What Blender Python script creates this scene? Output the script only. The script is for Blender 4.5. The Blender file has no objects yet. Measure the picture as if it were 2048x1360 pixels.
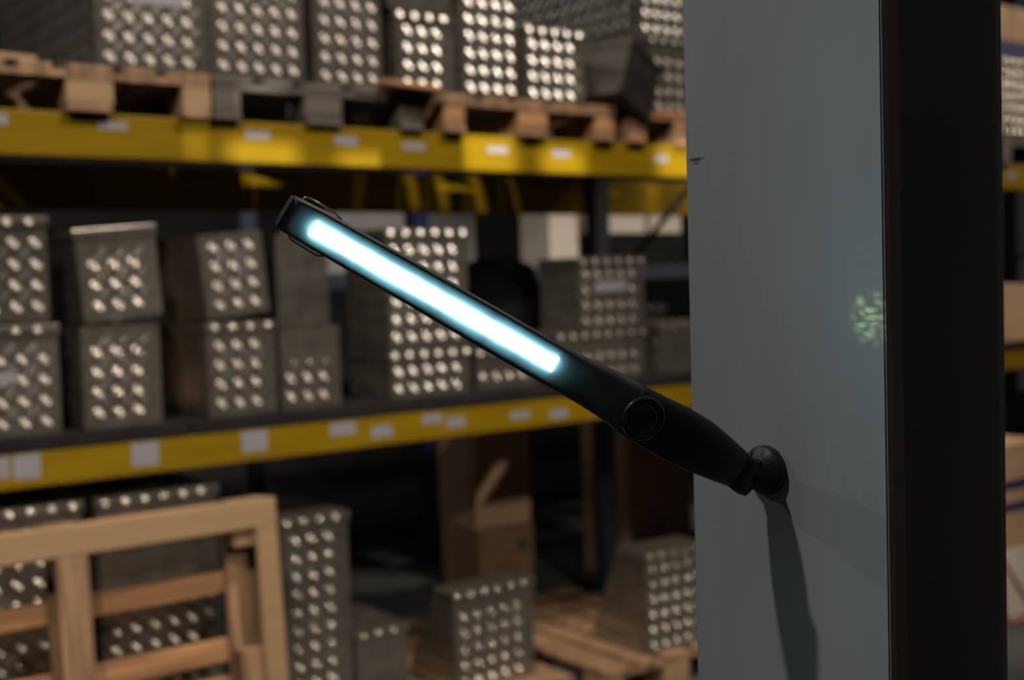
import bpy, bmesh, math, random
from mathutils import Vector, Matrix
random.seed(7)
C = bpy.context.scene.collection
R = math.radians

# ------------------------------------------------------------------ camera
CAMPOS = Vector((0, 0, 1.75))
def cam_basis(th, pitch, roll):
    fw = Vector((math.cos(th)*math.cos(pitch), math.sin(th)*math.cos(pitch), math.sin(pitch)))
    r0 = Vector((math.sin(th), -math.cos(th), 0)); u0 = r0.cross(fw)
    r = math.cos(roll)*r0 + math.sin(roll)*u0
    u = -math.sin(roll)*r0 + math.cos(roll)*u0
    return fw, r, u
FW, RT, UP = cam_basis(R(53.05), R(-2.8), R(-1.7))
cd = bpy.data.cameras.new('camera'); cam = bpy.data.objects.new('camera', cd); C.objects.link(cam)
m = Matrix((RT, UP, -FW)).transposed().to_4x4(); m.translation = CAMPOS
cam.matrix_world = m
cd.sensor_width = 36; cd.lens = 2500/2048*36; cd.clip_start = .05; cd.clip_end = 60
cd.dof.use_dof = True; cd.dof.focus_distance = .93; cd.dof.aperture_fstop = 4.9
bpy.context.scene.camera = cam

# ------------------------------------------------------------------ world, lamps of the hall and added spots, exposure
sc = bpy.context.scene
w = bpy.data.worlds.new('hall'); sc.world = w; w.use_nodes = True
w.node_tree.nodes['Background'].inputs[0].default_value = (.92, .95, 1, 1)
w.node_tree.nodes['Background'].inputs[1].default_value = .016
sc.view_settings.view_transform = 'Standard'; sc.view_settings.look = 'None'
sc.view_settings.exposure = 0; sc.view_settings.gamma = 1; sc.view_settings.use_curve_mapping = False
sc.cycles.use_denoising = True; sc.cycles.use_adaptive_sampling = False; sc.cycles.sample_clamp_direct = 60.0
sc.cycles.max_bounces = 5; sc.cycles.diffuse_bounces = 3; sc.cycles.glossy_bounces = 3
sc.cycles.sample_clamp_indirect = 3.0; sc.cycles.blur_glossy = .5

def lamp_point(name, loc, power, col, rad):
    d = bpy.data.lights.new(name, 'POINT'); d.energy = power; d.color = col; d.shadow_soft_size = rad
    o = bpy.data.objects.new(name, d); C.objects.link(o); o.location = loc; return o
def lamp_spot(name, loc, target, power, col, rad, angle, blend=.15):
    d = bpy.data.lights.new(name, 'SPOT'); d.energy = power; d.color = col; d.shadow_soft_size = rad
    d.spot_size = angle; d.spot_blend = blend
    o = bpy.data.objects.new(name, d); C.objects.link(o); o.location = loc
    o.rotation_euler = (Vector(target)-Vector(loc)).to_track_quat('-Z', 'Y').to_euler(); return o
lamp_point('hall_lamp_side', (-2.2, 4.85, 4.5), 52, (.82, .91, 1.0), .06)
lamp_spot('added_spot_low', (1.36, -2.1, 3.8), (2.35, 4, .40), 850, (1.0, .86, .70), .10, R(31), .4)  # added spot, aimed low to make the floor boxes glint
lamp_point('hall_lamp_key', (-1.81, 1.78, 5.58), 180, (1.0, .97, .94), .07)
lamp_point('hall_lamp_aisle', (3.9, 1.5, 6.4), 200, (1.0, .84, .66), .16)
lamp_spot('added_spot_rack', (2.7, .9, 6.4), (2.9, 4, 2.2), 1500, (1.0, .87, .72), .16, R(58), .5)  # added spot for glints on the upper boxes, cone kept off the column
lamp_spot('added_spot_rack_left', (-1.4, -.3, 6.4), (2.2, 4, 1.1), 1700, (1.0, .84, .66), .16, R(40), .4)  # added spot for glints on the left and lower boxes
lamp_point('added_lamp_behind_rack', (.9, 6.5, 6.5), 90, (1.0, .90, .78), .16)  # added lamp, gives the left faces of the boxes some glints
lamp_spot('added_spot_far', (9.2, 1.4, 6.4), (7.1, 4, 2.2), 2200, (1.0, .84, .66), .16, R(42), .4)  # added spot, brightens the second bay right of the column
GS = Vector((-3.1, -6.8, 3.6))
lamp_spot('loading_bay_lamp', GS, (2.6, 3.96, 2.32), 30000, (1.0, .93, .80), .03, R(19))

# ------------------------------------------------------------------ materials
def mat(name, col, rough=.5, metal=0.0, var=.15, scale=8.0, stretch=(1, 1, 1), bump=0.0, spec=.5, col2=None, detail=4):
    m = bpy.data.materials.new(name); m.use_nodes = True
    nt = m.node_tree; b = nt.nodes['Principled BSDF']
    tc = nt.nodes.new('ShaderNodeTexCoord'); mp = nt.nodes.new('ShaderNodeMapping')
    mp.inputs['Scale'].default_value = stretch
    nz = nt.nodes.new('ShaderNodeTexNoise'); nz.inputs['Scale'].default_value = scale; nz.inputs['Detail'].default_value = detail
    cr = nt.nodes.new('ShaderNodeValToRGB')
    c2 = col2 or tuple(c*(1-var) for c in col)
    c1 = tuple(min(1, c*(1+var*.6)) for c in col)
    cr.color_ramp.elements[0].position = .35; cr.color_ramp.elements[0].color = (*c2, 1)
    cr.color_ramp.elements[1].position = .65; cr.color_ramp.elements[1].color = (*c1, 1)
    nt.links.new(tc.outputs['Object'], mp.inputs[0]); nt.links.new(mp.outputs[0], nz.inputs['Vector'])
    nt.links.new(nz.outputs[0], cr.inputs[0]); nt.links.new(cr.outputs[0], b.inputs['Base Color'])
    b.inputs['Metallic'].default_value = metal; b.inputs['Specular IOR Level'].default_value = spec
    mr = nt.nodes.new('ShaderNodeMapRange'); mr.inputs[3].default_value = max(.02, rough-.06); mr.inputs[4].default_value = min(1, rough+.06)
    nt.links.new(nz.outputs[0], mr.inputs[0]); nt.links.new(mr.outputs[0], b.inputs['Roughness'])
    if bump:
        bp = nt.nodes.new('ShaderNodeBump'); bp.inputs['Strength'].default_value = bump; bp.inputs['Distance'].default_value = .002
        nt.links.new(nz.outputs[0], bp.inputs['Height']); nt.links.new(bp.outputs[0], b.inputs['Normal'])
    return m
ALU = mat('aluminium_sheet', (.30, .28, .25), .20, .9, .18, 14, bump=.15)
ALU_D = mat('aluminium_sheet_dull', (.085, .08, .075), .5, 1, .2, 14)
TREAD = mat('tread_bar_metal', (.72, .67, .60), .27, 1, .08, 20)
TREAD_DIM = mat('tread_bar_dim', (.36, .34, .32), .36, 1, .1, 20)  # darker tread bar copy, weaker glints put into its colour
TREAD_LIT = mat('tread_bar_lit', (1.0, .97, .91), .28, 1, .04, 20)  # brighter tread bar copy, stronger lamplight put into its colour
YEL = mat('rack_yellow_paint', (.115, .073, .0015), .5, 0, .12, 3, (1, 1, 4), spec=.08)
BLUE = mat('rack_blue_paint', (.012, .017, .032), .5, 0, .2, 4)
DARK = mat('dark_deck', (.008, .008, .009), .85, 0, .3, 6, spec=.08)
W_TAN = mat('pallet_wood_tan', (.135, .09, .048), .75, 0, .35, 3, (1, 14, 14), .3, col2=(.15, .09, .042))
W_GREY = mat('pallet_wood_grey', (.05, .042, .037), .85, 0, .4, 3, (1, 14, 14), .3, col2=(.024, .02, .017))
W_ORG = mat('pallet_wood_orange', (.22, .11, .045), .75, 0, .35, 3, (1, 14, 14), .3, col2=(.12, .055, .022))
W_BRN = mat('pallet_wood_brown', (.15, .088, .047), .8, 0, .4, 3, (14, 14, 1), .3, col2=(.08, .045, .022))
CARD = mat('cardboard', (.26, .165, .10), .85, 0, .12, 6)
WHITE = mat('white_plastic', (.42, .39, .35), .5, 0, .08, 5)
STICK = mat('sticker_paper', (.12, .122, .145), .6, 0, .12, 60)
WHITE_D = mat('grey_white_sheet', (.15, .15, .16), .6, 0, .08, 5)
REDP = mat('dark_red_paint', (.16, .03, .02), .5, 0, .2, 9)
BLKH = mat('black_plastic_head_lit', (.20, .225, .24), .36, 0, .3, 40, bump=.05)  # black plastic lightened and blue-tinted so the strip's glow spreads over it
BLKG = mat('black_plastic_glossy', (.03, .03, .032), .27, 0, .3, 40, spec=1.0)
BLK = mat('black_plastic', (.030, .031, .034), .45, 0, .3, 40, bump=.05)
BLK2 = mat('black_rubber', (.010, .010, .011), .6, 0, .3, 60, bump=.1)
WIRE = mat('steel_wire', (.75, .70, .62), .25, 1, .05, 30)
CONC = mat('concrete_floor', (.038, .039, .041), .95, 0, .25, 2.5, detail=8, spec=.05)
WALLM = mat('hall_wall_sheet', (.028, .028, .030), .8, 0, .15, 1.5)
BLUEP = mat('blue_plastic', (.008, .014, .06), .45, 0, .1, 5)

def column_material():
    m = mat('column_paint', (.52, .53, .535), .48, 0, .07, 5, (3, 3, .7), bump=.06, detail=8)
    nt = m.node_tree; b = nt.nodes['Principled BSDF']
    src = b.inputs['Base Color'].links[0].from_socket
    geo = nt.nodes.new('ShaderNodeNewGeometry')
    last = src
    # worn marks with a shape of their own: (centre, radii, colour, strength)
    for cen, rad, colr, st in (((.766, .752, 1.846), (.02, .011, .0020), (.05, .03, .03), .9),
                               ((.766, .752, 1.843), (.02, .006, .0012), (.08, .05, .04), .8),
                               ((.766, .735, 1.76), (.02, .006, .0009), (.25, .24, .22), .5)):
        sub = nt.nodes.new('ShaderNodeVectorMath'); sub.operation = 'SUBTRACT'; sub.inputs[1].default_value = cen
        nz = nt.nodes.new('ShaderNodeTexNoise'); nz.inputs['Scale'].default_value = 160
        nt.links.new(geo.outputs['Position'], sub.inputs[0]); nt.links.new(geo.outputs['Position'], nz.inputs['Vector'])
        dv = nt.nodes.new('ShaderNodeVectorMath'); dv.operation = 'DIVIDE'; dv.inputs[1].default_value = rad
        nt.links.new(sub.outputs[0], dv.inputs[0])
        ln = nt.nodes.new('ShaderNodeVectorMath'); ln.operation = 'LENGTH'; nt.links.new(dv.outputs[0], ln.inputs[0])
        ad = nt.nodes.new('ShaderNodeMath'); ad.operation = 'ADD'
        nt.links.new(ln.outputs['Value'], ad.inputs[0]); nt.links.new(nz.outputs[0], ad.inputs[1])
        mr = nt.nodes.new('ShaderNodeMapRange'); mr.inputs[1].default_value = .9; mr.inputs[2].default_value = 1.5
        mr.inputs[3].default_value = st; mr.inputs[4].default_value = 0
        nt.links.new(ad.outputs[0], mr.inputs[0])
        mx = nt.nodes.new('ShaderNodeMix'); mx.data_type = 'RGBA'; mx.inputs[7].default_value = (*colr, 1)
        nt.links.new(mr.outputs[0], mx.inputs[0]); nt.links.new(last, mx.inputs[6]); last = mx.outputs[2]
    nt.links.new(last, b.inputs['Base Color'])
    return m
COLM = column_material()

def led_material():
    m = bpy.data.materials.new('led_light'); m.use_nodes = True
    nt = m.node_tree; b = nt.nodes['Principled BSDF']
    tc = nt.nodes.new('ShaderNodeTexCoord'); nz = nt.nodes.new('ShaderNodeTexNoise'); nz.inputs['Scale'].default_value = 300
    mr = nt.nodes.new('ShaderNodeMapRange'); mr.inputs[3].default_value = 23; mr.inputs[4].default_value = 26
    nt.links.new(tc.outputs['Object'], nz.inputs['Vector']); nt.links.new(nz.outputs[0], mr.inputs[0])
    b.inputs['Base Color'].default_value = (.8, .85, .8, 1)
    b.inputs['Emission Color'].default_value = (.38, .88, .99, 1)
    nt.links.new(mr.outputs[0], b.inputs['Emission Strength'])
    return m
LED = led_material()

# ------------------------------------------------------------------ helpers
def link(name, me, parent=None):
    o = bpy.data.objects.new(name, me); C.objects.link(o)
    if parent: o.parent = parent
    return o
def mesh_of(bm, name, material, smooth=False):
    me = bpy.data.meshes.new(name); bm.normal_update(); bm.to_mesh(me); bm.free()
    me.materials.append(material)
    if smooth: me.polygons.foreach_set('use_smooth', [True]*len(me.polygons))
    return me
def obj(name, bm, material, parent=None, smooth=False):
    return link(name, mesh_of(bm, name, material, smooth), parent)
def add_box(bm, lo, hi, bevel=0.0, seg=1):
    g = bmesh.ops.create_cube(bm, size=1)['verts']
    for v in g:
        v.co = Vector([lo[i] + (v.co[i]+.5)*(hi[i]-lo[i]) for i in range(3)])
    if bevel:
        es = list({e for v in g for e in v.link_edges})
        bmesh.ops.bevel(bm, geom=es, offset=bevel, segments=seg, affect='EDGES', profile=.5)
def box_obj(name, lo, hi, material, parent=None, bevel=.003, seg=1):
    bm = bmesh.new(); add_box(bm, lo, hi, bevel, seg); return obj(name, bm, material, parent)
def add_tube(bm, pts, r, n=8, closed=False):
    pts = [Vector(p) for p in pts]; rings = []
    up = Vector((0, 0, 1)); prev = None
    for i, p in enumerate(pts):
        a = pts[max(i-1, 0)]; b = pts[min(i+1, len(pts)-1)]
        t = (b-a).normalized()
        if prev is None:
            x = t.cross(up if abs(t.z) < .9 else Vector((1, 0, 0))).normalized()
        else:
            x = (prev - t*prev.dot(t)).normalized()
        prev = x; y = t.cross(x)
        rings.append([bm.verts.new(p + r*(math.cos(2*math.pi*k/n)*x + math.sin(2*math.pi*k/n)*y)) for k in range(n)])
    for i in range(len(rings)-1):
        for k in range(n):
            bm.faces.new((rings[i][k], rings[i][(k+1) % n], rings[i+1][(k+1) % n], rings[i+1][k]))
    bm.faces.new(rings[0][::-1]); bm.faces.new(rings[-1])
def thing(name, label, cat, loc=(0, 0, 0), rot=(0, 0, 0), group=None):
    o = bpy.data.objects.new(name, None); C.objects.link(o); o.empty_display_size = .1
    o.location = loc; o.rotation_euler = rot; o['label'] = label; o['category'] = cat
    if group: o['group'] = group
    return o
def structure(o):
    o['kind'] = 'structure'; return o

# ------------------------------------------------------------------ the setting
structure(box_obj('floor', (-8, -9, -.1), (16, 10, 0), CONC, None, 0))
structure(box_obj('wall_back', (-8, 9.6, 0), (16, 9.8, 7), WALLM, None, 0))

# steel column, H section, its flange facing left
bm = bmesh.new()
X0, X1, Y0c, Y1c, TF = .766, .922, .565, .765, .0095
sec = [(X0, Y0c), (X0+TF, Y0c), (X0+TF, .655), (X0+TF+.008, .662), (X1-TF-.008, .662), (X1-TF, .655), (X1-TF, Y0c), (X1, Y0c),
       (X1, Y1c), (X1-TF, Y1c), (X1-TF, .675), (X1-TF-.008, .668), (X0+TF+.008, .668), (X0+TF, .675), (X0+TF, Y1c), (X0, Y1c)]
lo = [bm.verts.new((x, y, 0)) for x, y in sec]; hi = [bm.verts.new((x, y, 6.8)) for x, y in sec]
n = len(sec)
for i in range(n):
    bm.faces.new((lo[i], lo[(i+1) % n], hi[(i+1) % n], hi[i]))
bm.faces.new(lo[::-1]); bm.faces.new(hi)
bmesh.ops.recalc_face_normals(bm, faces=bm.faces)
corner = [e for e in bm.edges if abs(e.verts[0].co.z-e.verts[1].co.z) > 1 and (e.verts[0].co.y < .57 or e.verts[0].co.y > .76)]
bmesh.ops.bevel(bm, geom=corner, offset=.0013, segments=2, affect='EDGES')
col = obj('steel_column', bm, COLM)
col['label'] = 'grey painted steel H column rising in the foreground beside the lamp'; col['category'] = 'column'
col['kind'] = 'structure'

# added spot lamp with a noise pattern, makes the greenish patch on the column edge
g = lamp_spot('glint', (-.55, 1.05, 1.95), (.766, .574, 1.713), 16, (.68, 1.0, .40), .002, R(1.9), 1.0)
g.data.use_nodes = True; nt = g.data.node_tree; em = nt.nodes['Emission']
tc = nt.nodes.new('ShaderNodeTexCoord'); mp = nt.nodes.new('ShaderNodeMapping'); mp.inputs['Scale'].default_value = (170, 800, 1)
nz = nt.nodes.new('ShaderNodeTexNoise'); nz.inputs['Scale'].default_value = 1; nz.inputs['Detail'].default_value = 3
mr = nt.nodes.new('ShaderNodeMapRange'); mr.inputs[1].default_value = .50; mr.inputs[2].default_value = .68; mr.inputs[4].default_value = 6
nt.links.new(tc.outputs['Normal'], mp.inputs[0]); nt.links.new(mp.outputs[0], nz.inputs['Vector'])
nt.links.new(nz.outputs[0], mr.inputs[0]); nt.links.new(mr.outputs[0], em.inputs['Strength'])

# ------------------------------------------------------------------ pallet rack
rack = thing('pallet_rack', 'pallet rack with yellow beams and dark blue uprights behind the column', 'rack', (.68, 3.96, 0))
def rbox(name, lo, hi, m, parent=rack, bevel=.003):
    off = Vector((.68, 3.96, 0))
    return box_obj(name, Vector(lo)-off, Vector(hi)-off, m, parent, bevel)
def beam(x0, x1, y, z0, z1, front=True):
    off = Vector((.68, 3.96, 0)); bm = bmesh.new()
    # box section with the stepped inner ledge of a rack beam
    s = 1 if front else -1
    add_box(bm, Vector((x0, min(y, y+s*.045), z0))-off, Vector((x1, max(y, y+s*.045), z1))-off, .005, 2)
    add_box(bm, Vector((x0, min(y+s*.045, y+s*.06), z0))-off, Vector((x1, max(y+s*.045, y+s*.06), z1-.03))-off, .003)
    return obj('beam', bm, YEL, rack)
BAYS = [(.73, 4.33), (4.43, 8.03)]
UX = [.68, 4.38, 8.08]
beams = {}
for b, (x0, x1) in enumerate(BAYS):
    beams[b, 'up'] = beam(x0, x1, 3.96, 2.171, 2.311)
    beam(x0, x1, 5.10, 2.078, 2.260, False)
    beams[b, 'lo'] = beam(x0, x1, 3.96, 1.150, 1.262)
    beam(x0, x1, 5.10, 1.150, 1.262, False)
    k = 0; x = x0
    while x < x1-.05:                                    # dark timber deck of the lower level, panel by panel
        xe = min(x+.9, x1)
        rbox('deck_panel', (x+.003, 3.955, 1.262), (xe-.003, 5.10, 1.308), DARK); x = xe
for ux in UX:
    for y in (3.99, 5.0):
        bm = bmesh.new(); off = Vector((.68, 3.96, 0))
        a = Vector((ux-.05, y, 0))-off
        add_box(bm, a, a+Vector((.1, .004, 4.0))); add_box(bm, a, a+Vector((.004, .07, 4.0))); add_box(bm, a+Vector((.096, 0, 0)), a+Vector((.1, .07, 4.0)))
        obj('upright', bm, BLUE, rack)
    for k in range(5):
        z = .15+k*.75; bm = bmesh.new()
        pa = Vector((ux, 4.06, z if k % 2 else z+.75))-Vector((.68, 3.96, 0)); pb = Vector((ux, 5.0, z+.75 if k % 2 else z))-Vector((.68, 3.96, 0))
        add_tube(bm, [pa, pb], .014, 6); obj('brace', bm, BLUE, rack, True)
def sticker(parent, x0, x1, z0, z1, y=3.96):
    off = Vector((.68, 3.96, 0)); bm = bmesh.new()
    add_box(bm, Vector((x0, y-.0012, z0))-off, Vector((x1, y-.0001, z1))-off, 0)
    o = obj('sticker', bm, STICK, parent); return o
for x0, x1, z0, z1 in ((1.00, 1.09, 2.262, 2.293), (1.364, 1.46, 2.262, 2.288), (1.868, 1.96, 2.254, 2.281), (2.215, 2.306, 2.248, 2.278),
                       (2.498, 2.596, 2.240, 2.268), (2.887, 2.984, 2.244, 2.269), (3.212, 3.304, 2.240, 2.266), (3.782, 3.856, 2.238, 2.266)):
    sticker(beams[0, 'up'], x0, x1, z0, z1)
sticker(beams[1, 'up'], 6.49, 6.60, 2.235, 2.268)
for x0, x1, z0, z1 in ((.96, 1.045, 1.188, 1.255), (1.057, 1.138, 1.180, 1.255), (1.426, 1.516, 1.178, 1.255), (1.811, 1.905, 1.183, 1.255),
                       (2.152, 2.257, 1.206, 1.25), (2.321, 2.411, 1.181, 1.225), (2.546, 2.635, 1.211, 1.247), (2.655, 2.739, 1.187, 1.227),
                       (2.958, 3.058, 1.190, 1.222), (3.161, 3.252, 1.174, 1.213)):
    sticker(beams[0, 'lo'], x0, x1, z0, z1)

# ------------------------------------------------------------------ pallets
def pallet(label, loc, wood, yaw=0, W=.8, D=1.2, group='wooden pallets in the rack', rot=None, blockmat=None, jitter=.003):
    t = thing('wooden_pallet', label, 'pallet', loc, rot or (0, 0, R(yaw)), group)
    bx = [(0, .1), (W/2-.0725, W/2+.0725), (W-.1, W)]
    by = [(0, .145), (D/2-.0725, D/2+.0725), (D-.145, D)]
    j = lambda: random.uniform(-jitter, jitter)
    for x0, x1 in bx:
        box_obj('bottom_board', (x0+j(), j(), 0), (x1+j(), D, .022), wood, t)
        for y0, y1 in by:
            box_obj('block', (x0+j(), y0+j()+.002, .022), (x1+j(), y1, .100), blockmat or wood, t, .004)
    for y0, y1 in by:
        box_obj('stringer_board', (j(), y0+j(), .100), (W+j(), y1, .122), wood, t)
    ws = [.145, .1, .145, .1, .145]; gap = (W-sum(ws))/4; x = 0
    for wd in ws:
        box_obj('deck_board', (x, j()-.002, .122), (x+wd, D+j(), .144), wood, t); x += wd+gap
    return t
ZU = 2.311; ZM = 1.308
GP = 'wooden pallets on the upper beams'
pallet('tan pallet on the upper beam, far left of the row', (.935, 3.925, ZU), W_BRN, group=GP, blockmat=W_TAN)  # blocks in a lighter wood than the boards
pallet('weathered grey wooden pallet on the upper beam, right of the tan one', (1.745, 3.935, ZU), W_GREY, .4, .84, group=GP)
pallet('orange-brown wooden pallet on the upper beam under the brightest boxes', (2.665, 3.925, ZU), W_BRN, 0, .86, group=GP, blockmat=W_ORG)  # blocks in brighter wood, the light falling on them put into the colour
pallet('reddish wooden pallet on the upper beam, partly behind the column', (3.605, 3.93, ZU), W_ORG, -.3, .7, group=GP, blockmat=W_BRN)
pallet('wooden pallet on the upper beam right of the column', (6.40, 3.93, ZU), W_GREY, 0, .8, group=GP)
# loose scraps on the pallets
def scrap(name, label, lo, hi, m, rot, cat='board'):
    c = (Vector(lo)+Vector(hi))/2; h = (Vector(hi)-Vector(lo))/2
    o = box_obj(name, -h, h, m, None, .003); o.location = c; o.rotation_euler = rot
    o['label'] = label; o['category'] = cat; return o
scrap('loose_board', 'loose tan board lying on the far left pallet', (.86, 3.94, 2.458), (1.15, 4.5, 2.478), W_TAN, (0, 0, R(8)))
scrap('loose_batten', 'short orange batten lying on the edge of the grey pallet', (2.38, 3.87, 2.456), (2.62, 3.95, 2.476), W_ORG, (0, R(3), R(-4)), 'batten')
GF = 'wooden pallets on the floor of the rack'
pallet('wooden floor pallet under the two tall boxes at lower left', (.85, 3.85, 0), W_BRN, group=GF, W=.95)
pallet('wooden floor pallet under the narrow tall box and the low plain box', (1.9, 3.85, 0), W_BRN, group=GF, W=.62)
pallet('wooden floor pallet under the wedge-shaped box at bottom centre', (2.56, 3.85, 0), W_BRN, group=GF, W=.6)
pallet('wooden floor pallet with a pale end under the wedge-shaped box next to the column', (3.28, 3.79, 0), W_BRN, group=GF, W=.8, blockmat=W_TAN)

# ------------------------------------------------------------------ aluminium tread plate boxes
def bump_patch(verts, faces, O, u, v, nrm, W, H, keep=None, pitch=.065, inset=.02, both=False, seg=6):
    """quintet tread: groups of five raised bars, turned alternately"""
    nu = max(1, int((W-2*inset)/(pitch/2))); nv = max(1, int((H-2*inset)/(pitch/2)))
    mu = (W - (nu-1)*pitch/2)/2; mv = (H - (nv-1)*pitch/2)/2
    for i in range(nu):
        for j in range(nv):
            if (i+j) % 2: continue
            cu = mu+i*pitch/2; cv = mv+j*pitch/2
            if cu < inset*.7 or cu > W-inset*.7 or cv < inset*.7 or cv > H-inset*.7: continue
            a = R(45) if i % 2 == 0 else R(-45)
            da = (math.cos(a), math.sin(a)); db = (-da[1], da[0])
            for k in range(-2, 3):
                bu = cu+db[0]*k*.0076; bv = cv+db[1]*k*.0076
                L = .0135-.0012*abs(k)
                if bu < L*.8 or bu > W-L*.8 or bv < L*.8 or bv > H-L*.8: continue
                if keep and not keep(bu, bv): continue
                base = len(verts)
                P = O+u*bu+v*bv
                hs = 1 if i % 2 == 0 or both else .5
                verts.append(P+nrm*.0016*hs)
                for rr, hh in ((.5, .0012), (.85, .0005), (1.0, -.0001)):
                    for s in range(seg):
                        t = 2*math.pi*s/seg
                        du = math.cos(t)*L*rr; dv_ = math.sin(t)*.0037*rr
                        verts.append(P + u*(da[0]*du+db[0]*dv_) + v*(da[1]*du+db[1]*dv_) + nrm*hh*hs)
                for s in range(seg):
                    s2 = (s+1) % seg
                    faces.append((base, base+1+s, base+1+s2))
                    faces.append((base+1+s, base+1+seg+s, base+1+seg+s2, base+1+s2))
                    faces.append((base+1+seg+s, base+1+2*seg+s, base+1+2*seg+s2, base+1+seg+s2))
def patch_obj(patches, parent, name='tread_pattern', m=None):
    vs, fs = [], []
    for p in patches: bump_patch(vs, fs, **p)
    if not vs: return None
    me = bpy.data.meshes.new(name); me.from_pydata(vs, [], fs); me.materials.append(m or TREAD)
    me.polygons.foreach_set('use_smooth', [True]*len(me.polygons)); me.update()
    o = link(name, me, parent); o['kind'] = 'stuff'; return o
XU, YU, ZUv = Vector((1, 0, 0)), Vector((0, 1, 0)), Vector((0, 0, 1))
def tread_box(label, x0, x1, y0, depth, z0, z1, tilt=0, yaw=0, lid=True, faces='flrt', dtop=None, body=None,
              band=None, decal=None, group=None, name='tread_plate_box', rim=True, pitchroll=0, tm=None):
    w = x1-x0; h = z1-z0; d = depth; dt = dtop or d
    t = thing(name, label, 'box', (x0, y0, z0), (R(pitchroll), R(tilt), R(yaw)), group)
    body = body or ALU
    lh = .034 if lid else 0
    bm = bmesh.new(); hb = h-(.004 if lid else 0)
    co = [(0, 0, 0), (w, 0, 0), (w, d, 0), (0, d, 0), (0, 0, hb), (w, 0, hb), (w, dt, hb), (0, dt, hb)]
    vs = [bm.verts.new(c) for c in co]
    for f in ((0, 3, 2, 1), (4, 5, 6, 7), (0, 1, 5, 4), (1, 2, 6, 5), (2, 3, 7, 6), (3, 0, 4, 7)): bm.faces.new([vs[i] for i in f])
    bmesh.ops.bevel(bm, geom=list(bm.edges), offset=.004, segments=2, affect='EDGES')
    o = obj('body', bm, body, t)
    hh = h-lh
    inside = lambda s, v_: s < d+(dt-d)*v_/h-.014
    ps = []
    kb = (lambda a, b: band[0] <= b <= band[1]) if band else None
    if 'f' in faces: ps.append(dict(O=Vector((0, 0, 0)), u=XU, v=ZUv, nrm=-YU, W=w, H=hh, keep=kb))
    if 'l' in faces: ps.append(dict(O=Vector((0, d, 0)), both=True, u=-YU, v=ZUv, nrm=-XU, W=d, H=hh, keep=(lambda a, b: inside(d-a, b))))
    if 'r' in faces: ps.append(dict(O=Vector((w, 0, 0)), u=YU, v=ZUv, nrm=XU, W=d, H=hh, keep=inside))
    patch_obj(ps, t, m=tm)
    if lid:
        e = .006; bm = bmesh.new(); add_box(bm, (-e, -e, h-lh), (w+e, dt+e, h), .003, 2)
        l = obj('lid', bm, body, t); pp = []
        if 't' in faces: pp.append(dict(O=Vector((-e, -e, h)), u=XU, v=YU, nrm=ZUv, W=w+2*e, H=dt+2*e))
        if rim:
            pp.append(dict(O=Vector((-e, -e, h-lh)), u=XU, v=ZUv, nrm=-YU, W=w+2*e, H=lh, inset=.006))
            pp.append(dict(O=Vector((-e, dt+e, h-lh)), u=-YU, v=ZUv, nrm=-XU, W=dt+2*e, H=lh, inset=.006))
        patch_obj(pp, l, m=tm)
    elif 't' in faces:
        patch_obj([dict(O=Vector((0, 0, h)), u=XU, v=YU, nrm=ZUv, W=w, H=dt)], t)
    if decal:
        dx0, dx1, dz0, dz1 = decal
        bm = bmesh.new(); add_box(bm, (dx0-x0, -.0035, dz0-z0), (dx1-x0, -.002, dz1-z0)); obj('paper_label', bm, STICK, t)
    return t
GU = 'tread plate boxes on the upper pallets'; GM = 'tread plate boxes on the middle shelf'; GL = 'tread plate boxes on the floor pallets'
Z2 = ZU+.1445
# upper level
tread_box('long dull tread plate box with a white paper label, far left of the upper row', 1.37, 1.755, 3.965, 1.06, Z2, 3.02, decal=(1.50, 1.665, 2.672, 2.76), group=GU, lid=False, tm=TREAD_DIM)
tread_box('tall grey tread plate box left of the black gap in the upper row', 1.765, 2.12, 3.985, .6, Z2, 3.0, group=GU, lid=False, tm=TREAD_DIM)
tread_box('tall grey tread plate box right of the black gap in the upper row', 2.16, 2.44, 3.985, .55, Z2, 2.86, group=GU, lid=True, tm=TREAD_DIM)
tread_box('low tread plate box with a protruding lid, just left of the brightest box', 2.50, 2.765, 3.985, .5, Z2, 2.76, group=GU, tm=TREAD_LIT)
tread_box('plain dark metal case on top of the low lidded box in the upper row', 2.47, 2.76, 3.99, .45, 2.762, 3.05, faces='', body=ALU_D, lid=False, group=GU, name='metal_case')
tread_box('tallest and brightest sparkling tread plate box in the upper row', 2.775, 3.055, 3.96, .5, Z2, 3.05, group=GU, lid=False, tm=TREAD_LIT)
tread_box('squat tread plate box with four columns of bright studs, right of the brightest box', 3.09, 3.41, 3.975, .42, Z2, 2.76, group=GU, tm=TREAD_LIT)
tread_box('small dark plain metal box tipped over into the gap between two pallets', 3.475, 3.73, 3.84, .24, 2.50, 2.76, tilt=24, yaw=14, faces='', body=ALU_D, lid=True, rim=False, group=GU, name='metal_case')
tread_box('large tread plate box stacked at the back beside the column', 3.88, 4.30, 4.15, .95, 2.812, 3.3, group=GU, lid=True, tm=TREAD_LIT)
tread_box('lower tread plate box in the stack beside the column, upper level', 3.88, 4.24, 4.08, .8, Z2, 2.81, group=GU, tm=TREAD_DIM)
tread_box('bright quilted tread plate box right of the column, upper level', 6.44, 6.95, 3.965, .6, Z2, 2.905, group=GU, lid=True)
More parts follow.
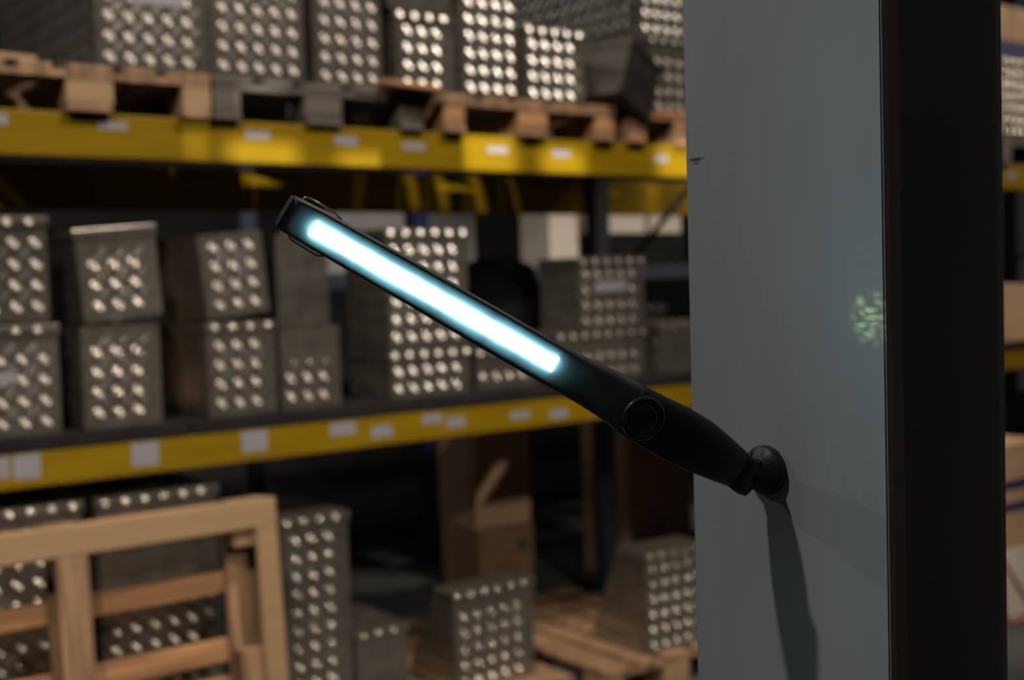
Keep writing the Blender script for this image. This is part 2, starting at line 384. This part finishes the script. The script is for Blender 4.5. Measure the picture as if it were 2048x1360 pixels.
# middle level
Z1 = ZM+.0005
tread_box('tread plate box with a protruding lid, bottom of the leftmost stack', .86, 1.215, 3.975, .5, Z1, 1.652, decal=(.99, 1.085, 1.475, 1.51), group=GM, tm=TREAD_DIM)
tread_box('dull tread plate box on top of the leftmost stack', .86, 1.195, 3.975, .5, 1.66, 1.985, group=GM, body=ALU_D, lid=True, tm=TREAD_DIM)
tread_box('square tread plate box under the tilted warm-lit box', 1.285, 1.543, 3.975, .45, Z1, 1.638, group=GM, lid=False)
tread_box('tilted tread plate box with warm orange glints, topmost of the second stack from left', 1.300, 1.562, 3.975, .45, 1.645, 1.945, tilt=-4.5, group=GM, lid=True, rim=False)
tread_box('thick-lidded tread plate box, lower of the two right of the wide black gap', 1.705, 1.958, 3.975, .45, Z1, 1.632, group=GM, tm=TREAD_DIM)
tread_box('tilted grey tread plate box on top of the stack right of the wide black gap', 1.712, 1.945, 3.975, .45, 1.640, 1.925, tilt=-5, group=GM, lid=False, tm=TREAD_DIM)
tread_box('tread plate box with a smooth upper half, below the plain brown-grey box', 1.978, 2.215, 3.98, .45, Z1, 1.60, group=GM, lid=False, band=(0, .17), tm=TREAD_DIM)
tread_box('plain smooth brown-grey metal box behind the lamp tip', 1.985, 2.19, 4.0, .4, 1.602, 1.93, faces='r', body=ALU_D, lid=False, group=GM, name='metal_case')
tread_box('low bright tread plate box under the glowing lamp strip', 2.42, 2.785, 3.975, .31, Z1, 1.492, group=GM, tm=TREAD_LIT)
tread_box('tall bright tread plate box half hidden by the glowing lamp strip', 2.42, 2.785, 3.975, .31, 1.495, 1.95, group=GM, tm=TREAD_LIT)
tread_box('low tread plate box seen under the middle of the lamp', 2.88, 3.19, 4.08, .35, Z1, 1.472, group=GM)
tread_box('wide low tread plate box at the bottom of the stack left of the column', 3.22, 3.72, 3.98, .3, Z1, 1.522, group=GM, lid=True, tm=TREAD_DIM)
tread_box('tread plate box with a white label on top of the stack left of the column', 3.35, 3.72, 3.98, .26, 1.525, 1.83, decal=(3.44, 3.61, 1.685, 1.73), group=GM, tm=TREAD_DIM)
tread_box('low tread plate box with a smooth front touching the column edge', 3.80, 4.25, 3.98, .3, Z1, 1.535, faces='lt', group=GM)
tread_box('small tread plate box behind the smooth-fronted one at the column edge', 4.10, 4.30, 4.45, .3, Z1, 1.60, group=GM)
# floor level
Z0 = .1445
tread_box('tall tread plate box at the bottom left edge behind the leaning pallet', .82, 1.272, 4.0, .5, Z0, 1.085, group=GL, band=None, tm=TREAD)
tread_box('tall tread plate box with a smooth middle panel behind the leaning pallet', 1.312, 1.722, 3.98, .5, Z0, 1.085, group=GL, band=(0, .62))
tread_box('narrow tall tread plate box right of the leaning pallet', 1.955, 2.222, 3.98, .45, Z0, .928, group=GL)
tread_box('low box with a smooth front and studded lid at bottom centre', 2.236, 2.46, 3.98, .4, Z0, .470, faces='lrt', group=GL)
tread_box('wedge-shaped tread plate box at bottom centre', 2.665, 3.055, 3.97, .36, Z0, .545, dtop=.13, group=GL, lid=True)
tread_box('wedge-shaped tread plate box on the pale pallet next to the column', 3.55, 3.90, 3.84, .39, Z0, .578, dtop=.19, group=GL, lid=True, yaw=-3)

# ------------------------------------------------------------------ other goods
def carton(name, label, lo, hi, m=CARD, cat='box', tape=None, group=None, flaps=True):
    lo, hi = Vector(lo), Vector(hi)
    t = thing(name, label, cat, lo, (0, 0, 0), group); s = hi-lo
    box_obj('body', (0, 0, 0), s, m, t, .004)
    if tape:
        for z in tape: box_obj('tape', (-.001, -.001, z-lo.z), (s.x+.001, s.y+.001, z-lo.z+.045), BLUEP, t, 0)
    if flaps:
        box_obj('top_flap', (0, 0, s.z), (s.x, s.y/2-.002, s.z+.004), m, t, 0); box_obj('top_flap', (0, s.y/2+.002, s.z), (s.x, s.y, s.z+.004), m, t, 0)
    return t
carton('cardboard_box', 'brown cardboard box in the narrow gap behind the leftmost stacks', (1.26, 4.5, ZM), (1.60, 4.95, 1.98))
carton('cardboard_box', 'tall brown cardboard box standing at the back of the floor level, left one', (3.72, 5.3, .44), (4.08, 5.65, 1.05))
carton('cardboard_box', 'brown cardboard box at the back of the floor level beside the column', (4.78, 5.3, 0), (5.3, 5.7, 1.0))
carton('cardboard_box', 'brown cardboard box on the middle shelf right of the column', (6.47, 3.98, ZM), (6.95, 4.4, 1.625))
# plywood case with round hole
t = thing('plywood_case', 'plywood case with a dark round hole at the back of the floor level', 'case', (3.72, 5.28, 0))
box_obj('body', (0, 0, 0), (.36, .36, .435), W_BRN, t, .004)
bm = bmesh.new(); bmesh.ops.create_cone(bm, cap_ends=True, segments=24, radius1=.03, radius2=.03, depth=.01)
o = obj('hole_plug', bm, BLK, t); o.rotation_euler = (R(90), 0, 0); o.location = (.28, -.002, .33)
# dark rounded bin on the middle shelf
bm = bmesh.new()
prof = [(0, 0), (.16, 0), (.19, .03), (.20, .42), (.17, .50), (.10, .535), (0, .54)]
rings = []
for r_, z in prof:
    rings.append([bm.verts.new((r_*math.cos(2*math.pi*k/28), r_*math.sin(2*math.pi*k/28), z)) for k in range(28)] if r_ else [bm.verts.new((0, 0, z))])
for a, b in zip(rings, rings[1:]):
    for k in range(28):
        k2 = (k+1) % 28
        if len(a) == 1: bm.faces.new((a[0], b[k2], b[k]))
        elif len(b) == 1: bm.faces.new((a[k], a[k2], b[0]))
        else: bm.faces.new((a[k], a[k2], b[k2], b[k]))
o = obj('drum', bm, DARK, None, True); o.location = (3.44, 4.68, ZM); o['label'] = 'black drum with a rounded top standing behind the lamp on the middle shelf'; o['category'] = 'drum'
# second rack row at the back
rb = thing('back_rack', 'dark rack row standing behind the front rack', 'rack', (3.0, 6.45, 0))
for x in (.0, 1.15, 3.9, 5.6):
    bm = bmesh.new(); add_box(bm, (x, 0, 0), (x+.09, .07, 3.6), .004); obj('upright', bm, BLUEP if x == 1.15 else BLUE, rb)
for z in (.9, 1.72):
    box_obj('beam', (0, -.01, z), (5.69, 0, z+.10), BLUE, rb); box_obj('deck_panel', (0, .07, z+.06), (5.69, 1.0, z+.10), DARK, rb)
def slatted(label, x0, x1, z0, z1, y):
    t = thing('corrugated_sheet', label, 'sheet', (x0, y, z0))
    nn = int((x1-x0)/.06)
    for k in range(nn):
        a = k*(x1-x0)/nn; box_obj('rib', (a+.006, -.012, 0), (a+(x1-x0)/nn-.006, 0, z1-z0), WHITE_D, t, .004)
    box_obj('back_sheet', (0, 0, 0), (x1-x0, .012, z1-z0), WHITE_D, t, 0)
slatted('pale grey ribbed sheet in the back row, left of the blue post', 3.30, 4.11, 1.82, 2.36, 6.53)
slatted('pale grey ribbed sheet in the back row, right of the blue post', 4.26, 4.64, 1.82, 2.36, 6.53)
t = carton('white_carton', 'white carton with a red side strip in the back row', (5.25, 6.53, 1.82), (5.50, 6.85, 2.32), WHITE)
box_obj('red_strip', (.25, 0, 0), (.262, .32, .5), REDP, t, 0)
carton('dark_crate', 'dark crate carrying white cartons in the back row', (5.72, 6.56, 1.82), (6.55, 7.0, 2.045), DARK, 'crate', flaps=False)
carton('white_carton', 'long white carton lying in the back row beside the dark post', (5.745, 6.57, 2.047), (6.165, 6.9, 2.22), WHITE)
carton('white_carton', 'short white carton in the back row, nearest the column', (6.20, 6.57, 2.047), (6.52, 6.9, 2.22), WHITE)
# goods right of the column
carton('white_crate', 'white crate on the floor right of the column', (5.50, 3.42, 0), (5.95, 3.9, .345), WHITE, 'crate', flaps=False)
carton('cardboard_box', 'brown cardboard box with blue tape bands on the white crate', (5.50, 3.42, .347), (5.90, 3.85, .86), CARD, tape=(.53, .64))
t = thing('tube_frame', 'dark red tube frame leaning on the white crate', 'frame', (5.45, 3.36, 0))
for pts in (((.02, 0, .0), (.02, 0.04, .36)), ((.02, .04, .36), (.26, 0, .02)), ((.0, 0, .012), (.35, 0, .012))):
    bm = bmesh.new(); add_tube(bm, pts, .011, 8); obj('tube', bm, REDP, t, True)
o = carton('blue_tray', 'blue plastic tray on the bright quilted box right of the column', (6.44, 3.97, 2.908), (6.95, 4.5, 3.0), BLUEP, 'tray', flaps=False)
o = carton('wooden_crate', 'brown wooden crate on the blue tray right of the column', (6.44, 3.97, 3.002), (6.95, 4.5, 3.2), W_BRN, 'crate', flaps=False)

# ------------------------------------------------------------------ pallet leaning on its edge in front of the rack
lp = thing('leaning_pallet', 'worn wooden pallet stood on edge and leaning on the rack at lower left', 'pallet', (.62, 3.56, 0), (R(-4.5), 0, 0))
PW, PH = 1.155, 1.078
def lb(name, x0, x1, y0, y1, z0, z1, m):
    return box_obj(name, (x0, y0, z0), (x1, y1, z1), m, lp, .004)
lb('bottom_board', 0, PW, 0, .022, PH-.09, PH, W_TAN)                        # frame facing us
lb('bottom_board', 0, PW, 0, .022, 0, .10, W_TAN)
lb('bottom_board', PW-.075, PW, .0, .022, .1005, PH-.0905, W_TAN)
lb('bottom_board', 0, .1, .0, .022, .1005, PH-.0905, W_TAN)
lb('bottom_board', .455, .548, .0, .022, .1005, PH-.0905, W_BRN)
for x0, x1 in ((0, .1), (.455, .548), (PW-.145, PW)):
    for z0, z1 in ((0, .145), (PH/2-.07, PH/2+.07), (PH-.145, PH)):
        lb('block', x0+.003, x1-.003, .022, .10, z0, z1, W_BRN)
    lb('stringer_board', x0, x1, .10, .122, 0, PH, W_BRN)
for zc, hh in ((.055, .1), (.19, .07), (.32, .07), (.480, .072), (.60, .075), (.818, .070), (1.025, .09)):
    lb('deck_board', 0, PW, .122, .144, zc-hh/2, zc+hh/2, W_ORG)

# ------------------------------------------------------------------ magnetic work lamp on the column
BASE = Vector((.766, .680, 1.590))
TIP = Vector((.3915, .7738, 1.8007)); FOOT = Vector((.7540, .6750, 1.5825))
A = (TIP-FOOT).normalized(); LEN = (TIP-FOOT).length
VN = (CAMPOS-(TIP+FOOT)/2); VN = (VN-A*VN.dot(A)).normalized()
Wd = A.cross(VN).normalized()
if Wd.z < 0: Wd = -Wd
# slight roll of the lamp about its own axis
rl = Matrix.Rotation(R(-4), 3, A); VN = rl @ VN; Wd = rl @ Wd
def zz(t): return 1/(1/.85+(1-1/.85)*t/1100)
def sdist(t):                                    # picture length along the lamp -> metres from the tip
    a = zz(t); return LEN*(t/1100)*(a/1.0)
def LP(s, wv, nv): return TIP-A*s+Wd*wv+VN*nv-BASE
wl = thing('work_lamp', 'slim black magnetic LED work lamp glowing white, held by its foot on the steel column', 'lamp', BASE)
def section(bm, s, up, dn, front, back, p, n=28):
    vs = []
    for k in range(n):
        t = 2*math.pi*k/n; c, q = math.cos(t), math.sin(t)
        e = 2/p
        x = math.copysign(abs(c)**e, c); y = math.copysign(abs(q)**e, q)
        vs.append(bm.verts.new(LP(s, x*(up if x > 0 else dn), y*(front if y > 0 else back))))
    return vs
def loft(rows, material, name, parent=wl):
    bm = bmesh.new(); rings = [section(bm, *r) for r in rows]
    for a, b in zip(rings, rings[1:]):
        for k in range(len(a)):
            bm.faces.new((a[k], a[(k+1) % len(a)], b[(k+1) % len(a)], b[k]))
    bm.faces.new(rings[0][::-1]); bm.faces.new(rings[-1])
    bmesh.ops.recalc_face_normals(bm, faces=bm.faces)
    return obj(name, bm, material, parent, True)
def row(t, up, dn, front, back, p):
    z = zz(t)/2500; return (sdist(t), up*z, dn*z, front, back, p)
F = .0085
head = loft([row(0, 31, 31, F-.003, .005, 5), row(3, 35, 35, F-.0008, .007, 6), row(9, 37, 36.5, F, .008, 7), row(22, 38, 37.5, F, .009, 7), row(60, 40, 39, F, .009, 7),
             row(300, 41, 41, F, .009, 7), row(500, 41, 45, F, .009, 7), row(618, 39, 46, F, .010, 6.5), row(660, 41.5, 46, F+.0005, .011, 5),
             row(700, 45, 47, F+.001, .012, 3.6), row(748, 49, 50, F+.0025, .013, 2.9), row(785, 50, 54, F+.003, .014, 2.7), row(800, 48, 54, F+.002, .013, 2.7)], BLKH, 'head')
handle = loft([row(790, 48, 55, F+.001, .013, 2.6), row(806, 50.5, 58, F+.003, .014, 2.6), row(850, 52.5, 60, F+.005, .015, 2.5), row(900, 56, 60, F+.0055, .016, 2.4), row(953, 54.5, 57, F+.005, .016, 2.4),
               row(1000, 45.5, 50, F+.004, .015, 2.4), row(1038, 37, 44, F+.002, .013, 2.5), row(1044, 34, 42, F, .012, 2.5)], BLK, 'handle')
# glowing diffuser strip, slightly domed and proud of the face
bm = bmesh.new()
def strip_ring(t, hw, top):
    z = zz(t)/2500; hw *= z; s = sdist(t); pts = []
    for fx, fy in ((-1, -.0015), (-1, .35), (-.86, .8), (-.5, 1), (0, 1.06), (.5, 1), (.86, .8), (1, .35), (1, -.0015)):
        pts.append(bm.verts.new(LP(s, fx*hw, F+(top*fy if fy > 0 else -.001))))
    return pts
rs = [strip_ring(61, 15.6, .0014), strip_ring(63, 16.2, .0030)] + [strip_ring(64+(613-64)*k/20, 16.2, .0034) for k in range(21)] + [strip_ring(616, 15.8, .0012)]
for a, b in zip(rs, rs[1:]):
    for k in range(len(a)-1): bm.faces.new((a[k], a[k+1], b[k+1], b[k]))
bm.faces.new(rs[0]); bm.faces.new(rs[-1][::-1])
bmesh.ops.recalc_face_normals(bm, faces=bm.faces)
o = obj('led_strip', bm, LED, wl, True); o['label'] = 'glowing cool white LED strip'
# end cap lip at the tip
o = loft([row(-2.5, 30, 30, F-.0035, .0045, 5), row(-1.5, 34, 34, F-.001, .0068, 6), row(1.5, 35.5, 35.5, F-.0004, .0073, 6), row(3, 35.4, 35.4, F-.0005, .0072, 6)], BLK2, 'end_cap')
# folding wire hook behind the tip
def W(t, w_, nv): return LP(sdist(t), w_*zz(t)/2500, nv)
bm = bmesh.new()
add_tube(bm, [W(22, 34, -.007), W(26, 44, -.006), W(34, 47, -.005), W(60, 46.5, -.005), W(92, 46, -.005), W(112, 40, -.008)], .0007, 8)
obj('hook', bm, WIRE, wl, True)
bm = bmesh.new()
add_tube(bm, [W(32, -34, -.007), W(36, -42, -.006), W(44, -45, -.005), W(100, -47, -.004), W(106, -46, -.004), W(118, -40, -.004), W(126, -34, -.006)], .0007, 8)
obj('hook', bm, WIRE, wl, True)
# pivot disc with its ring of detents
pc = sdist(815); pz = zz(815)/2500
def disc(rings_, name, material, cs, cw, parent=wl, seg=40, smooth=True):
    bm = bmesh.new(); rr = []
    for r_, nv in rings_:
        rr.append([bm.verts.new(LP(cs, cw, nv)+A*math.cos(2*math.pi*k/seg)*r_+Wd*math.sin(2*math.pi*k/seg)*r_) for k in range(seg)])
    for a, b in zip(rr, rr[1:]):
        for k in range(seg): bm.faces.new((a[k], a[(k+1) % seg], b[(k+1) % seg], b[k]))
    bm.faces.new(rr[-1]); bm.faces.new(rr[0][::-1])
    bmesh.ops.recalc_face_normals(bm, faces=bm.faces)
    return obj(name, bm, material, parent, smooth)
PN = F+.0035
piv = disc([(.0174, PN-.010), (.0174, PN+.0022), (.0171, PN+.0028), (.0160, PN+.0037), (.0154, PN+.0038), (.0128, PN+.0028), (.0122, PN+.0018), (.0118, PN+.0018), (.0112, PN+.0034), (.0095, PN+.0040), (.0002, PN+.0042)], 'pivot_cap', BLKG, pc, -6*pz)
for k in range(16):
    a = 2*math.pi*k/16; bm = bmesh.new()
    cc = LP(pc, -6*pz, PN+.0028)+A*math.cos(a)*.0147+Wd*math.sin(a)*.0147
    for r_, nn in ((.0014, -.0003), (.0012, .0007), (.0004, .0010)):
        pass
    vr = [[bm.verts.new(cc+A*math.cos(2*math.pi*j/10)*r_+Wd*math.sin(2*math.pi*j/10)*r_+VN*nn) for j in range(10)] for r_, nn in ((.0014, -.0003), (.0012, .0007), (.0004, .0010))]
    for a_, b_ in zip(vr, vr[1:]):
        for j in range(10): bm.faces.new((a_[j], a_[(j+1) % 10], b_[(j+1) % 10], b_[j]))
    bm.faces.new(vr[-1])
    bmesh.ops.recalc_face_normals(bm, faces=bm.faces)
    obj('detent_stud', bm, BLK2, piv, True)
# clamp block at the end of the handle, neck, ball joint and magnet foot
loft([row(1034, 33, 39, F-.001, .012, 3.2), row(1046, 35, 43, F+.001, .013, 3.5), row(1066, 30, 46, F, .012, 3.5), row(1082, 14, 44, F-.002, .010, 3.2), row(1086, 8, 36, F-.004, .008, 3)], BLK, 'clamp_block')
def lathe(rows, name, material, origin, axis, parent, seg=32, smooth=True):
    axis = axis.normalized(); x = axis.cross(Vector((0, 0, 1))).normalized(); y = axis.cross(x)
    bm = bmesh.new()
    rr = [[bm.verts.new(origin+axis*h+(x*math.cos(2*math.pi*k/seg)+y*math.sin(2*math.pi*k/seg))*r_) for k in range(seg)] for r_, h in rows]
    for a, b in zip(rr, rr[1:]):
        for k in range(seg): bm.faces.new((a[k], a[(k+1) % seg], b[(k+1) % seg], b[k]))
    bm.faces.new(rr[0][::-1]); bm.faces.new(rr[-1])
    bmesh.ops.recalc_face_normals(bm, faces=bm.faces)
    return obj(name, bm, material, parent, smooth)
NX = Vector((-1, 0, 0))
foot = lathe([(.0196, 0.0002), (.0200, .001), (.0200, .0055), (.0185, .0075), (.0135, .0105), (.0125, .013), (.0115, .014)], 'magnet_foot', BLK, Vector((0, 0, 0)), NX, wl, 40, True)
for k in range(8):
    a = 2*math.pi*k/8+.2
    d_ = Vector((0, math.cos(a), math.sin(a))); q = d_.cross(NX)
    bm = bmesh.new()
    P = [d_*.0120+NX*.0128, d_*.0190+NX*.0072, d_*.0190+NX*.0058, d_*.0120+NX*.0095]
    v1 = [bm.verts.new(p+q*.0008) for p in P]; v2 = [bm.verts.new(p-q*.0008) for p in P]
    bm.faces.new(v1); bm.faces.new(v2[::-1])
    for i in range(4): bm.faces.new((v1[i], v2[i], v2[(i+1) % 4], v1[(i+1) % 4]))
    bmesh.ops.recalc_face_normals(bm, faces=bm.faces)
    obj('rib', bm, BLK, foot)
# hexagonal collar and neck reaching from the foot to the clamp block
E0 = LP(sdist(1070), -4*zz(1070)/2500, -.001)
ax = E0-NX*.012
lathe([(.0118, .004), (.0128, .008), (.0128, .020), (.0112, .024)], 'collar', BLK2, Vector((0, 0, 0)), ax, wl, 6, False)
lathe([(.0095, .010), (.0100, .018), (.0098, max(.026, E0.length))], 'neck', BLK, Vector((0, 0, 0)), ax, wl, 24)

# ------------------------------------------------------------------ added board mask out of view: its slots shape the bay lamp's patches
def across(X, Z, y=-2.5):
    k = (y-GS.y)/(3.96-GS.y); return GS.x+(X-GS.x)*k, GS.z+(Z-GS.z)*k
gob = thing('light_mask', 'added slotted board mask, unseen behind the camera, shaping the light on the beam', 'crate', (0, -2.5, 0))
def blk(X0_, X1_, Z0_, Z1_):
    a = across(X0_, Z0_); b = across(X1_, Z1_)
    box_obj('board', (a[0], 0, a[1]), (b[0], .015, b[1]), W_BRN, gob, 0)
blk(-1.5, 6.5, -3.4, 2.160)
cols = [(1.68, 1.715, 2.16, 2.32), (1.81, 2.08, 2.16, 2.237), (2.23, 2.45, 2.16, 2.213), (2.57, 2.67, 2.16, 2.235), (2.77, 3.04, 2.16, 2.32),
        (3.16, 3.40, 2.16, 2.27), (3.80, 4.1, 2.16, 2.32)]
x = -1.5
for X0_, X1_, Z0_, Z1_ in cols:
    if X0_ > x: blk(x, X0_, 2.160, 2.80)
    if Z0_ > 2.17: blk(X0_, X1_, 2.16, Z0_)
    if X0_ == 1.81:
        blk(1.81, 2.08, 2.237, 2.335); blk(1.81, 1.87, 2.335, 2.43); blk(2.03, 2.08, 2.335, 2.43); blk(1.81, 2.08, 2.43, 2.80)
    else:
        blk(X0_, X1_, Z1_, 2.80)
    x = X1_
blk(x, 6.5, 2.160, 2.80)
blk(-1.5, 6.5, 2.80, 5.5)
